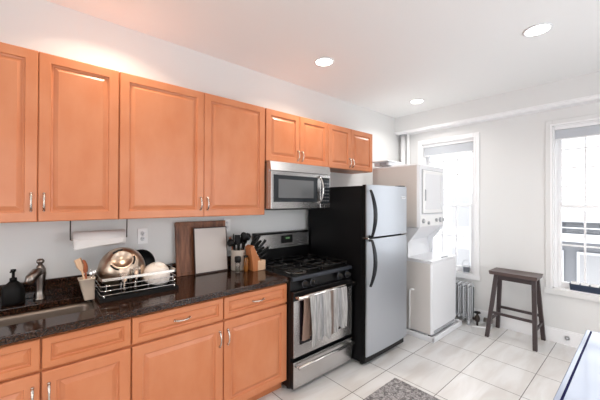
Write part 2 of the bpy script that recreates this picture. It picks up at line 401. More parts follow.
def upper(x0, x1, z0, z1, label, hz, mid=None):
    t = thing('wall_cabinet', label, 'cabinet', ((x0+x1)/2, -.15, z0), 'maple wall cabinets')
    obj('body', B().box(x0+.0005, x1-.0005, -.299, -.001, z0, z1, carc), t)
    mid = mid or (x0+x1)/2; g = .0025
    for s, (a, c) in enumerate(((x0+g+.001, mid-g/2), (mid+g/2, x1-g-.001))):
        d = obj('door', B().panel(a, c, z0+.002, z1-.001, YU, .021, wood, .052), t)
        obj('handle', pull_v(mid-.027 if s == 0 else mid+.027, YU, hz), d, 'curved brushed nickel pull')
upper(.205, .985, ZB, ZT, 'maple wall cabinet beyond the left edge of the photo', 1.5)
upper(.985, 1.7792, ZB, ZT, 'tall two-door maple wall cabinet at far left above the sink', 1.508, 1.3877)
upper(1.7792, 2.9004, ZB, ZT, 'widest two-door maple wall cabinet above the dish rack and boards', 1.498, 2.3413)
upper(2.906, 3.7029, 1.876, ZT, 'short two-door maple wall cabinet directly above the microwave', 1.955)
upper(3.7029, 4.4888, 1.876, ZT, 'short two-door maple wall cabinet above the refrigerator', 1.955, 4.075)

YD = -.634; CT = .875
def base(x0, x1, label, mid, drawer_handles, floor_sink=False):
    t = thing('base_cabinet', label, 'cabinet', ((x0+x1)/2, -.3, 0), 'maple base cabinets')
    b = B()
    if floor_sink:
        b.box(x0+.0005, x1-.0005, -.612, -.002, .09, .66, carc); b.box(x0+.0005, x1-.0005, -.612, -.55, .66, CT-.001, carc); b.box(x1-.02, x1-.0005, -.55, -.002, .66, CT-.001, carc)
    else: b.box(x0+.0005, x1-.0005, -.612, -.002, .09, CT-.001, carc)
    obj('body', b, t)
    obj('toe_kick', B().box(x0+.0005, x1-.0005, -.56, -.01, .0, .09, carc), t)
    g = .0035
    for s, (a, c) in enumerate(((x0+g, mid-g), (mid+g, x1-g))):
        dr = obj('drawer', B().panel(a, c, .712, .860, YD, .021, woodh, .032, .8), t)
        if drawer_handles: obj('handle', pull_h((a+c)/2, YD, .788), dr, 'curved brushed nickel pull')
        d = obj('door', B().panel(a, c, .092, .697, YD, .021, wood, .055), t)
        obj('handle', pull_v(mid-.03 if s == 0 else mid+.03, YD, .588, .115), d, 'curved brushed nickel pull')
base(.23, 1.017, 'maple base cabinet beyond the left edge of the photo', .62, True)
base(1.017, 1.7875, 'maple sink base cabinet with blank drawer fronts at far left', 1.402, False, True)
base(1.7875, 2.9025, 'maple base cabinet with two handled drawers beside the stove', 2.3484, True)

# counter with the sink opening
SX0, SX1, SY0, SY1 = .70, 1.645, -.50, -.185
b = B(); x0, x1, y0, y1, z0, z1 = .23, 2.899, -.655, -.001, CT, .914
b.box(x0, SX0, y0, y1, z0, z1, gran, .004); b.box(SX1, x1, y0, y1, z0, z1, gran, .004)
b.box(SX0-.004, SX1+.004, y0, SY0, z0, z1, gran, .004); b.box(SX0-.004, SX1+.004, SY1, y1, z0, z1, gran, .004)
ct = thing('countertop', 'polished dark brown speckled granite countertop along the cabinet wall', 'countertop', (1.56, -.33, CT))
obj('slab', b, ct)
obj('backsplash', B().box(.23, 2.899, -.022, -.0005, .914, 1.016, gran, .003), ct)
# sink
b = B(); dz = .70; r_ = .05
def rr(x0, x1, y0, y1, z, r, n=5):
    out = []
    for cx, cy, a0 in ((x1-r, y1-r, 0), (x0+r, y1-r, 1), (x0+r, y0+r, 2), (x1-r, y0+r, 3)):
        for i in range(n+1): a = (a0+i/n)*PI/2; out.append((cx+r*math.cos(a), cy+r*math.sin(a), z))
    return out
def loft(b, loops, m, cap=True, smooth=True):
    n = len(loops[0]); vs_ = [p for l in loops for p in l]; fs = []
    for k in range(len(loops)-1):
        for i in range(n): j = (i+1) % n; fs.append((k*n+i, k*n+j, k*n+n+j, k*n+n+i))
    if cap: fs.append(tuple((len(loops)-1)*n+i for i in range(n)))
    b.add(vs_, fs, m, smooth)
e = .004
loft(b, [rr(SX0-e-.012, SX1+e+.012, SY0-e-.012, SY1+e+.012, CT-.002, .06), rr(SX0+e, SX1-e, SY0+e, SY1-e, CT-.002, .05), rr(SX0+e+.004, SX1-e-.004, SY0+e+.004, SY1-e-.004, CT-.02, .05),
         rr(SX0+.014, SX1-.014, SY0+.014, SY1-.014, dz+.04, .045), rr(SX0+.03, SX1-.03, SY0+.03, SY1-.03, dz, .035)], sinks)
sk = thing('kitchen_sink', 'undermount stainless steel sink basin set in the dark countertop', 'sink', (1.16, -.37, dz))
obj('basin', b, sk)
obj('drain', B().lathe([(0, .004), (.03, .004), (.042, .002), (.045, 0)], chrome, (1.16, -.37, dz+.001)), sk)
# faucet
t = thing('kitchen_faucet', 'brushed steel pull-out faucet with domed knob behind the sink', 'faucet', (1.405, -.085, .914))
obj('body', B().lathe([(0, 0), (.031, 0), (.031, .008), (.024, .014), (.022, .06), (.025, .12), (.029, .155), (.026, .185), (.016, .205), (.012, .212), (0, .214)], fauc, (1.405, -.085, .914)), t)
obj('handle', B().lathe([(0, .20), (.012, .205), (.012, .218), (.019, .224), (.02, .236), (.013, .246), (0, .248)], fauc, (1.405, -.085, .914)), t)
obj('spout', B().tube([(1.405, -.09, 1.085), (1.385, -.115, 1.083), (1.362, -.14, 1.06), (1.35, -.155, 1.028)], [.025, .028, .027, .021], fauc, 14), t)
# soap dispenser
t = thing('soap_dispenser', 'black soap pump bottle standing left of the faucet', 'soap dispenser', (1.285, -.09, .914))
obj('bottle', B().lathe([(0, 0), (.038, 0), (.041, .01), (.041, .085), (.034, .108), (.018, .126), (.014, .132), (0, .133)], soapm, (1.285, -.09, .914), sx=1.25), t)
obj('pump', B().lathe([(0, .133), (.016, .133), (.016, .15), (.007, .153), (.007, .185), (.012, .187), (.012, .2), (0, .202)], soapm, (1.285, -.09, .914)).tube([(1.285, -.09, 1.108), (1.275, -.13, 1.106)], .005, soapm), t)

# ---------------------------------------------------------------- paper towel, outlets
t = thing('paper_towel_holder', 'dark wire paper towel holder screwed under the cabinet', 'paper towel holder', (1.70, -.12, ZB-.01))
obj('bracket', B().box(1.545, 1.87, -.14, -.10, ZB-.006, ZB-.0005, nickel, .002), t)
obj('arm', B().tube([(1.548, -.12, ZB-.005), (1.548, -.12, 1.30), (1.549, -.12, 1.266), (1.555, -.12, 1.266)], .0035, brass, 8), t)
obj('rod', B().cyl((1.552, -.12, 1.266), (1.866, -.12, 1.266), .005, nickel, seg=10), t)
obj('arm', B().tube([(1.866, -.12, ZB-.005), (1.866, -.12, 1.30), (1.866, -.12, 1.266)], .0035, brass, 8), t)
b = B(); n = 30; R0 = .052
b.tube([(1.562, -.12, 1.266), (1.850, -.12, 1.266)], R0, paper, 30)
b2 = B(); vs_ = []; fs = []
for i in range(9):
    for j in range(11):
        xx = 1.562+.288*j/10; lf = 1-j/10
        ln = .055*i/8*(.55+.6*lf)
        vs_.append((xx, -.12-R0-.0015-.002*math.sin(j)*i/8, 1.268-ln))
for i in range(8):
    for j in range(10): a = i*11+j; fs.append((a, a+1, a+12, a+11))
b2.add(vs_, fs, paper, True)
t = thing('paper_towel_roll', 'white paper towel roll hanging under the wall cabinet', 'paper towel', (1.70, -.12, 1.214))
obj('roll', b, t)
sh = obj('loose_sheet', b2, t)
md = sh.modifiers.new('thick', 'SOLIDIFY'); md.thickness = .0015; md.offset = 0
def outlet(x, z, label, y=0):
    t = thing('wall_outlet', label, 'outlet', (x, y, z), 'white wall outlets')
    obj('cover_plate', B().box(x-.036, x+.036, y-.006, y-.0003, z-.059, z+.059, whitep, .003), t)
    for s in (-1, 1):
        b = B(); b.lathe([(0, .0085), (.016, .0085), (.017, .006)], white, T=Matrix.Translation((x, y, z+s*.02)) @ Matrix.Rotation(PI/2, 4, 'X'))
        for q in (-.006, .006): b.box(x+q-.0012, x+q+.0012, y-.0095, y-.0085, z+s*.02-.002, z+s*.02+.007, rubber)
        b.lathe([(0, .0095), (.0025, .0095), (.0025, .0084)], rubber, T=Matrix.Translation((x, y, z+s*.02-.008)) @ Matrix.Rotation(PI/2, 4, 'X'), seg=10)
        obj('socket', b, t)
outlet(1.997, 1.25, 'white double wall outlet right of the paper towel roll')
outlet(2.70, 1.30, 'white wall outlet mostly hidden behind the leaning boards')

# ---------------------------------------------------------------- dish rack and its load
t = thing('dish_rack', 'chrome wire dish rack on black tray beside the sink', 'dish rack', (1.895, -.31, .914))
RX0, RX1, RY0, RY1 = 1.67, 2.115, -.415, -.085
b = B(); b.box(RX0-.004, RX1+.006, RY0-.006, RY1+.006, .915, .921, soapm)
for a in ((RX0-.004, RX0+.002, RY0-.006, RY1+.006), (RX1, RX1+.006, RY0-.006, RY1+.006), (RX0, RX1, RY0-.006, RY0), (RX0, RX1, RY1, RY1+.006)): b.box(*a, .921, .940, soapm)
obj('drip_tray', b, t)
b = B(); wr = .002
def ring(z, i=0, r_=wr): b.tube([(p[0], p[1], p[2]) for p in rr(RX0+.004+i, RX1-.004-i, RY0+.004+i, RY1-.004-i, z, .02, 4)], r_, chrome, 8, closed=True)
for z, q in ((.952, wr), (.979, wr), (1.006, wr)): ring(z, 0, q)
for k in range(6):
    x = RX0+.03+(RX1-RX0-.06)*k/5; b.tube([(x, RY0+.004, 1.02), (x, RY0+.005, .952), (x, RY1-.005, .952), (x, RY1-.004, 1.02)], .0014, chrome, 6)
for x in (RX0+.02, RX1-.02):
    for y in (RY0+.007, RY1-.007): b.tube([(x, y, .952), (x, y, .922)], .003, chrome, 8)
obj('wire_basket', b, t)
b = B(); P_ = rr(RX0+.003, RX1-.003, RY0+.003, RY1-.003, 0, .02, 4); n = len(P_)
Pi = rr(RX0+.006, RX1-.006, RY0+.006, RY1-.006, 0, .018, 4)
b.add([(p[0], p[1], 1.036) for p in P_]+[(p[0], p[1], 1.052) for p in P_]+[(p[0], p[1], 1.052) for p in Pi]+[(p[0], p[1], 1.036) for p in Pi],
      [(k*n+i, k*n+(i+1) % n, ((k+1) % 4)*n+(i+1) % n, ((k+1) % 4)*n+i) for k in range(4) for i in range(n)], nickel)
obj('rim_band', b, t)
# steel bowl, upside down and tipped towards the room
Tb = Matrix.Translation((1.813, -.252, 1.092)) @ Matrix.Rotation(math.radians(-14), 4, 'Y') @ Matrix.Rotation(math.radians(52), 4, 'X')
pr = [(.134, -.045), (.140, -.045), (.1385, -.036), (.134, -.01), (.124, .02), (.106, .05), (.082, .072), (.064, .080), (.056, .083), (.054, .078), (0, .078)]
t = thing('mixing_bowl', 'large polished steel bowl upside down in the dish rack', 'bowl', (1.81, -.252, .965))
obj('shell', B().lathe(pr, steelb, seg=48, T=Tb), t)
for a0 in (math.radians(215), math.radians(335), math.radians(95)):
    obj('rubber_grip', B().tube([Tb @ V((.070*math.cos(a0+(i-4)/4*.42), .070*math.sin(a0+(i-4)/4*.42), .0805)) for i in range(9)], .0055, blk, 8), t, 'black curved grip strip near the base')
Tl = Matrix.Translation((1.955, -.098, 1.062)) @ Matrix.Rotation(math.radians(8), 4, 'Z') @ Matrix.Rotation(math.radians(80), 4, 'X')
t = thing('pan_lid', 'black pan standing on edge between steel and white bowls', 'pan', (1.915, -.15, .96))
obj('disc', B().lathe([(0, 0), (.085, 0), (.098, .01), (.1, .025), (.097, .028), (.093, .014), (0, .006)], blk, seg=36, T=Tl), t)
Tw = Matrix.Translation((2.022, -.300, 1.035)) @ Matrix.Scale(1.04, 4) @ Matrix.Rotation(math.radians(12), 4, 'Y') @ Matrix.Rotation(math.radians(28), 4, 'X')
t = thing('white_bowl', 'shallow white ceramic bowl upturned at the right end of the dish rack', 'bowl', (2.02, -.30, .96))
obj('shell', B().lathe([(.086, -.05), (.09, -.05), (.088, -.03), (.078, .0), (.06, .026), (.038, .038), (.034, .046), (.03, .046), (.03, .038), (0, .037)], mat('white_glaze', (236, 226, 218), .2), seg=40, T=Tw), t)
def tumbler(x, y, z, label, h=.11, r_=.029, name='drinking_glass'):
    solo(name, B().lathe([(0, h), (0, h), (r_*.84, h), (r_*.86, h-.004), (r_, 0), (r_-.0025, 0), (r_*.82, h-.01), (0, h-.01)], clear, (x, y, z), 24), label, 'glass', (x, y, z), 'glasses drying in the rack')
tumbler(1.800, -.383, .957, 'clear drinking glass upside down at the front of the dish rack')
tumbler(1.868, -.383, .957, 'taller clear drinking glass upside down in front of the steel bowl', .135, .027)
# utensil cup with tools
t = thing('utensil_cup', 'square tapered beige cup at the left end of the dish rack', 'utensil cup', (1.632, -.275, .914))
b = B(); cx, cy = 1.632, -.275
L_ = [rr(cx-.026, cx+.026, cy-.024, cy+.024, .915, .008, 3), rr(cx-.054, cx+.024, cy-.038, cy+.038, 1.04, .01, 3), rr(cx-.057, cx+.027, cy-.041, cy+.041, 1.041, .01, 3), rr(cx-.057, cx+.027, cy-.041, cy+.041, 1.047, .01, 3), rr(cx-.052, cx+.022, cy-.036, cy+.036, 1.047, .01, 3), rr(cx-.022, cx+.022, cy-.02, cy+.02, .922, .008, 3)]
loft(b, L_, beige); obj('cup', b, t)
def spat(p0, p1, p2, w, name, label, m, m2=None, cat='utensil', th=.004):
    p0, p1, p2 = V(p0), V(p1), V(p2)
    t = thing(name, label, cat, tuple(p0))
    obj('handle', B().tube([p0, p1], [.005, .0055], m, 8), t)
    d = (p2-p1); n = 10; ups = d.normalized(); side = ups.cross(V((.5, -1, .3)).normalized()).normalized(); nn = side.cross(ups)
    vs_ = []; fs = []
    for i in range(n+1):
        a = i/n; ww = w*(math.sin(PI*min(1, .12+a*.88))**.5 if name.endswith('spoon') else (.35+.65*min(1, a*2.5)))
        if name.endswith('spoon') and i == n: ww = .001
        q = p1+d*a
        for k, (sx, dn) in enumerate(((-1, 0), (-.5, 1), (.5, 1), (1, 0), (.5, 1), (-.5, 1))):
            o = -th*.5 if k > 3 else th*.5
            cup = -.004*dn if name.endswith('spoon') else 0
            vs_.append(tuple(q+side*sx*ww+nn*((o if dn else 0)+cup)))
    for i in range(n):
        for k in range(6): j = (k+1) % 6; fs.append((i*6+k, i*6+j, i*6+6+j, i*6+6+k))
    fs += [tuple(range(6)), tuple(n*6+k for k in range(6))]
    obj('blade' if not name.endswith('spoon') else 'bowl', B().add(vs_, fs, m2 or m, True), t)
spat((1.632, -.27, .93), (1.595, -.27, 1.09), (1.572, -.27, 1.165), .022, 'spatula', 'pale wooden spatula leaning left in the beige utensil cup', palewood)
spat((1.625, -.262, .93), (1.615, -.255, 1.075), (1.603, -.25, 1.155), .019, 'wooden_spoon', 'reddish wooden spoon standing in the beige utensil cup', redwood)
for k, (dx, dy) in enumerate(((.004, -.02), (.014, -.006), (.0, .008), (.016, .018))):
    x = 1.628+dx; y = -.278+dy; b = B()
    b.tube([(x, y, .93), (x+.004+.004*k, y-.003, 1.06)], .0022, chrome, 8)
    b.lathe([(0, -.02), (.006, -.014), (.009, 0), (.008, .012), (0, .018)], chrome, (x+.005+.004*k, y-.003, 1.07), 12, sy=.35)
    solo('teaspoon', b, 'thin steel cutlery piece standing in the beige utensil cup', 'cutlery', (x, y, .93), 'steel cutlery in the beige cup')

# ---------------------------------------------------------------- boards, crock, grinder, knife block
def lean(y0, ang): return Matrix.Translation((0, y0, .9145)) @ Matrix.Rotation(-ang, 4, 'X')
T = lean(-.066, .095)
t = thing('serving_tray', 'large framed dark walnut board leaning against the wall', 'tray', (2.44, -.06, .914))
obj('board', B().box(2.235, 2.655, -.006, .006, .004, .42, darkwood, .002, T), t)
b = B()
for a in ((2.228, 2.258, 0, .432), (2.637, 2.667, 0, .432), (2.258, 2.637, 0, .03), (2.258, 2.637, .402, .432)): b.box(a[0], a[1], -.013, .009, a[2], a[3], darkwood, .003, T)
obj('frame', b, t)
T = lean(-.112, .10)
t = thing('cutting_board', 'white cutting board with dark rim in front of the walnut board', 'cutting board', (2.50, -.11, .914))
obj('board', B().box(2.365, 2.648, -.005, .005, .012, .376, whiteb, .002, T), t)
b = B()
for a in ((2.360, 2.366, 0, .384), (2.648, 2.654, 0, .384), (2.366, 2.648, 0, .012), (2.366, 2.648, .376, .384)): b.box(a[0], a[1], -.008, .008, a[2], a[3], brownedge, .001, T)
obj('rim', b, t)
t = thing('utensil_crock', 'grey-beige ceramic crock holding black cooking utensils', 'crock', (2.737, -.15, .914))
obj('crock', B().lathe([(0, .001), (.062, .001), (.066, .006), (.066, .165), (.068, .172), (.068, .178), (.062, .178), (.061, .012), (0, .012)], crockm, (2.737, -.15, .914), 32), t)
random.seed(4)
KD = ['round-headed', 'cupped', 'flat-headed']*3
KP = ['right side', 'back right', 'back', 'back left', 'left side', 'front left', 'front', 'front right']
for k in range(8):
    a = 2*PI*k/8+.3; bx, by = 2.737+.02*math.cos(a), -.15+.02*math.sin(a); tx, ty = 2.737+.064*math.cos(a), -.15+.042*math.sin(a)
    zt = 1.13+.055*random.random(); m = redwood if k == 3 else blkp
    t = thing('cooking_utensil', ('brown-handled ' if k == 3 else 'black ')+KD[k]+' cooking utensil at the '+KP[k]+' of the grey-beige crock', 'utensil', (bx, by, .93), 'cooking utensils in the crock')
    obj('handle', B().tube([(bx, by, .93), (tx, ty, zt)], [.006, .007], m, 8), t)
    hx = tx+(tx-bx)*.35; hy = ty+(ty-by)*.3
    b = B(); Th = Matrix.Translation((hx, hy, zt+.03)) @ Matrix.Rotation(a*.5, 4, 'Z') @ Matrix.Scale(1.22, 4)
    if k % 3 == 0: b.lathe([(0, -.035), (.012, -.03), (.022, -.01), (.024, .008), (.014, .026), (0, .03)], m if k != 7 else blkp, T=Th, sy=.35, seg=16)
    elif k % 3 == 1: b.lathe([(0, -.034), (.018, -.03), (.028, -.01), (.028, .004), (.024, .006), (0, -.006)], m, T=Th @ Matrix.Rotation(1.1, 4, 'X'), seg=16)
    else: b.box(-.022, .022, -.002, .002, -.035, .036, m, .002, Th)
    obj('head', b, t)
t = thing('pepper_grinder', 'small black-capped glass grinder in front of the crock', 'grinder', (2.676, -.245, .914))
obj('jar', B().lathe([(0, .001), (.02, .001), (.021, .006), (.021, .078), (.018, .085), (0, .085)], clear, (2.676, -.245, .914), 20), t)
obj('peppercorns', B().lathe([(0, .006), (.017, .006), (.017, .05), (0, .052)], soil, (2.676, -.245, .914), 16), t)
obj('cap', B().lathe([(0, .086), (.023, .086), (.027, .092), (.028, .128), (.024, .136), (0, .138)], blkp, (2.676, -.245, .914), 20), t)
t = thing('oil_jar', 'short amber glass jar between the grinder and the knife block', 'jar', (2.752, -.252, .914))
obj('jar', B().lathe([(0, .001), (.018, .001), (.02, .006), (.02, .1), (.016, .112), (.016, .12), (0, .12)], amber, (2.752, -.252, .914), 20), t)
obj('lid', B().lathe([(0, .1205), (.018, .1205), (.018, .135), (0, .136)], blkp, (2.752, -.252, .914), 20), t)
# knife block: side profile in (x, z), slots on the slanted face
t = thing('knife_block', 'light wooden slanted knife block next to the stove', 'knife block', (2.85, -.26, .914))
poly = [(2.795, .915), (2.905, .915), (2.905, .99), (2.872, .985), (2.792, 1.138), (2.762, 1.122), (2.786, 1.0)]
obj('block', B().prism(poly, 'y', -.305, -.215, ltwood), t)
obj('front_step', B().box(2.838, 2.915, -.312, -.208, .916, 1.002, palewood, .004), t)
for k in range(8):
    row, colm = divmod(k, 2); p = V(((2.806, 2.832, 2.846, 2.857)[row], -.284+.046*colm, (1.118, 1.072, 1.04, 1.014)[row])); L2 = (.115, .135, .13, .085)[row]-.012*colm
    dk = V(((.48, .66, .84, .93)[row], -.1+.1*colm, (.87, .74, .52, .35)[row])).normalized()
    kt = thing('kitchen_knife', 'black-handled knife in the wooden block, %s row, %s side' % (('topmost', 'second', 'third', 'lowest')[row], ('room', 'wall')[colm]), 'knife', tuple(p), 'knives in the wooden block')
    obj('handle', B().tube([p+dk*.012, p+dk*.03, p+dk*(L2*.7), p+dk*L2], [.009, .0125, .0115, .013], blkp, 10, sq=.7), kt)
    obj('bolster', B().tube([p+dk*.001, p+dk*.012], [.007, .0085], chrome, 8, sq=.7), kt)
    obj('rivet', B().tube([p+dk*(L2*.98), p+dk*(L2*1.01)], .006, chrome, 8), kt)

# ---------------------------------------------------------------- range
RX0, RX1 = 2.906, 3.636; YF = -.695
t = thing('gas_range', 'stainless and black gas range between base cabinets and refrigerator', 'stove', ((RX0+RX1)/2, -.35, 0))
b = B(); b.box(RX0, RX1, YF+.03, -.03, .03, .895, blk, .003)
for x in (RX0+.04, RX1-.04):
    for y in (-.6, -.08): b.cyl((x, y, .0), (x, y, .03), .018, rubber, seg=12)
obj('body', b, t)
b = B(); b.box(RX0, RX1, YF+.02, -.09, .895, .912, blk, .003)
obj('cooktop', b, t)
obj('front_trim', B().box(RX0, RX1, YF-.004, YF+.022, .884, .915, panelm, .006), t, 'dark grey metal edge')
b = B(); b.rects([[(RX0+.0, YF+.03, z) for z in (0,)]*0] or [[(RX0, YF+.03, .805), (RX1, YF+.03, .805), (RX1, YF+.03, .884), (RX0, YF+.03, .884)], [(RX0, YF-.012, .805), (RX1, YF-.012, .805), (RX1, YF+.002, .884), (RX0, YF+.002, .884)]], panelm)
cp = obj('control_panel', b, t, 'slate grey angled control strip')
for x in (3.032, 3.122, 3.455, 3.556):
    T = Matrix.Translation((x, YF-.006, .845)) @ Matrix.Rotation(PI/2-.17, 4, 'X')
    kb = obj('knob', B().lathe([(.0, 0), (.027, 0), (.025, .006), (.021, .01), (.019, .03), (.016, .034), (0, .034)], blkp, T=T, seg=20).box(-.004, .004, -.019, .019, .02, .040, blkp, .002, T), t)
    obj('knob_ring', B().lathe([(.027, -.002), (.031, -.002), (.031, .004), (.027, .005)], panelm, T=T, seg=20), kb)
# backguard
b = B(); b.box(RX0+.06, RX1+.005, -.085, -.005, .912, 1.205, blk, .006)
bgd = obj('backguard', b, t, 'black back panel with steel fascia')
b = B(); b.rects([[(RX0+.075, -.086, 1.05), (RX1, -.086, 1.05), (RX1, -.086, 1.192), (RX0+.075, -.086, 1.192)], [(RX0+.078, -.10, 1.053), (RX1-.004, -.10, 1.053), (RX1-.004, -.092, 1.188), (RX0+.078, -.092, 1.188)]], steel)
obj('fascia', b, bgd, 'brushed stainless fascia')
b = B(); b.box(3.25, 3.40, -.103, -.094, 1.095, 1.172, blk, .004)
dsp = obj('clock_display', b, bgd)
b = B()
for k, x in enumerate((3.31, 3.322, 3.338, 3.35)): b.box(x, x+.007, -.1042, -.103, 1.137, 1.151, green)
obj('clock_display', b, bgd, 'lit green clock digits')
# burners and grates
for k, (x, y) in enumerate(((3.08, -.53), (3.45, -.53), (3.08, -.25), (3.45, -.25))):
    bn = obj('burner', B().lathe([(0, .026), (.03, .026), (.034, .02), (.034, .014), (.045, .01), (.052, .001), (.062, .001)], iron, (x, y, .912), 24), t)
    obj('burner_ring', B().lathe([(.062, .001), (.085, .003), (.092, .0005)], steel if k == 0 else blk, (x, y, .9125), 28), bn)
for (x0, x1) in ((2.925, 3.262), (3.275, 3.617)):
    b = B(); zt = .95; xm = (x0+x1)/2
    b.tube([(p[0], p[1], zt) for p in rr(x0, x1, -.655, -.115, 0, .02, 3)], .006, iron, 8, closed=True)
    b.tube([(x0, -.39, zt), (x1, -.39, zt)], .006, iron, 8)
    for y in (-.53, -.25):
        for dx, dy in ((1, 0), (-1, 0), (0, 1), (0, -1)):
            ex = x1 if dx > 0 else x0 if dx < 0 else xm; ey = y+dy*.14
            b.tube([(xm+dx*.025, y+dy*.025, zt+.004), (xm+dx*.06, y+dy*.06, zt+.004), (ex if dx else xm, ey if dy else y, zt)], [.005, .006, .006], iron, 8)
    for x in (x0+.01, x1-.01):
        for y in (-.645, -.39, -.125): b.cyl((x, y, .9125), (x, y, zt), .006, iron, seg=8)
    obj('grate', b, t)
# oven door
b = B(); b.box(RX0+.004, RX1-.004, YF-.002, YF+.029, .278, .80, blk, .003).box(RX0+.007, RX1-.007, YF-.006, YF-.001, .281, .797, steel, .002)
dr = obj('oven_door', b, t)
obj('window', B().box(2.975, 3.567, YF-.0095, YF-.005, .372, .72, ogl, .003), dr, 'dark glass oven window')
obj('top_band', B().box(RX0+.004, RX1-.004, YF-.009, YF-.004, .728, .8, blk, .003), dr, 'black band behind the handle')
b = B(); b.tube([(RX0+.012, YF-.058, .762), (RX1-.012, YF-.058, .762)], .0145, chrome, 14, sq=.9)
for x in (RX0+.024, RX1-.024): b.tube([(x, YF-.008, .762), (x, YF-.035, .762), (x+(.01 if x < 3.2 else -.01), YF-.058, .762)], [.015, .013, .0135], chrome, 12)
obj('handle', b, dr, 'rounded chrome bar handle')
dw = obj('storage_drawer', B().box(RX0+.004, RX1-.004, YF-.002, YF+.029, .036, .248, blk, .003).box(RX0+.007, RX1-.007, YF-.006, YF-.001, .039, .245, steel, .002), t)
b = B(); b.tube([(RX0+.03, YF-.045, .214), (RX1-.03, YF-.045, .214)], .0135, steel, 14)
for x in (RX0+.035, RX1-.035): b.tube([(x, YF-.006, .214), (x+(.008 if x < 3.2 else -.008), YF-.045, .214)], [.013, .011], steel, 12)
obj('handle', b, dw, 'rounded steel bar handle')

# towel on the oven handle
HY, HZ = YF-.058, .762
def towel_layer(x0, x1, ln, side, ph, seed):
    random.seed(seed); nx, nz = 46, 26; vs_ = []; fs = []
    for i in range(nx+1):
        s_ = i/nx
        for j in range(nz+1):
            q = j/nz; x = x0+(x1-x0)*s_
            fold = math.sin(s_*PI*2*4.5+ph)+.5*math.sin(s_*PI*2*9+ph*2)
            hang = ln*(1-.06*s_*0)+.02*math.sin(s_*7+ph)
            if side > 0: hang = ln*(1-.13*s_)+.018*math.sin(s_*13+1)+.012*math.sin(s_*31)
            z = HZ+.0155-q*hang-.014*min(1, q*8)
            y = HY-side*(.0155*min(1, (q*12)**.5)+.0145*min(1, q*1.4)*(1+fold)*.5+.003)
            x += .012*math.sin(q*3+ph)*q+(.02*q*(s_-.5))*-1
            vs_.append((x, y-side*.0035*q*(1+math.sin(x*173+z*61)*math.sin(z*97+x*40)), z))
    for i in range(nx):
        for j in range(nz): a = i*(nz+1)+j; fs.append((a, a+1, a+nz+2, a+nz+1))
    return vs_, fs
b = B(); v1, f1 = towel_layer(3.02, 3.47, .385, 1, .4, 1)
b.add(v1, f1, towel_m, True)
t = thing('dish_towel', 'grey and white striped dish towel draped over the oven handle', 'towel', (3.02, HY, HZ))
o = obj('front_fall', b, t); md = o.modifiers.new('thick', 'SOLIDIFY'); md.thickness = .003; md.offset = 0
b = B(); v2, f2 = towel_layer(2.99, 3.45, .34, -1, 1.4, 2)
v2 = [(x, min(y, YF-.0125), z) for x, y, z in v2]
b.add(v2, f2, mat('towel_back', (140, 116, 104), .95), True)
o = obj('back_fall', b, t, 'brownish back fall of the towel'); md = o.modifiers.new('thick', 'SOLIDIFY'); md.thickness = .002; md.offset = 0

# ---------------------------------------------------------------- microwave
MX0, MX1, MZ0, MZ1, MY = 2.906, 3.648, 1.452, 1.868, -.40
t = thing('microwave_oven', 'stainless over-the-range microwave under the short cabinet', 'microwave', ((MX0+MX1)/2, -.2, MZ0))
obj('body', B().box(MX0, MX1, MY+.03, -.002, MZ0, MZ1, steel, .003), t)
obj('underside', B().box(MX0+.005, MX1-.005, MY+.035, -.02, MZ0-.012, MZ0-.0005, blk), t)
obj('vent_grille', B().rects([[(MX0, MY+.03, 1.79), (MX1, MY+.03, 1.79), (MX1, MY+.03, MZ1), (MX0, MY+.03, MZ1)], [(MX0, MY-.004, 1.79), (MX1, MY-.004, 1.79), (MX1, MY+.012, MZ1), (MX0, MY+.012, MZ1)]], steel), t, 'plain stainless vent strip')
d = obj('door', B().box(MX0, 3.503, MY, MY+.029, MZ0, 1.782, steel, .004), t)
obj('window', B().box(2.934, 3.465, MY-.003, MY+.001, 1.512, 1.752, dgl, .003), d, 'dark tinted window')
b = B(); b.box(2.985, 3.41, MY-.0045, MY-.0025, 1.548, 1.715, mat('mesh_screen', (120, 122, 124), .25, .5), .002)
obj('mesh_screen', b, d, 'grey perforated screen area')
b = B(); pts = [(3.484, MY-.003-.058*math.sin(PI*i/14)**.6, 1.50+.262*i/14) for i in range(15)]
b.tube(pts, [.012]+[.0105]*13+[.012], chrome, 12, sq=.8); obj('handle', b, d, 'bowed chrome handle')
c = obj('control_panel', B().box(3.505, MX1, MY, MY+.029, MZ0, 1.782, steel, .004), t)
obj('keypad', B().box(3.516, 3.637, MY-.003, MY+.001, 1.50, 1.755, dgl, .003), c, 'dark glass keypad')
mat_key = mat('key_print', (86, 88, 92), .4)
b = B()
for i in range(3):
    for k in range(6): b.box(3.527+.036*i, 3.553+.036*i, MY-.0042, MY-.003, 1.52+.034*k, 1.532+.034*k, mat_key)
obj('button', b, c)['kind'] = 'stuff'
obj('keypad_display', B().box(3.527, 3.625, MY-.0042, MY-.003, 1.727, 1.747, blk), c)

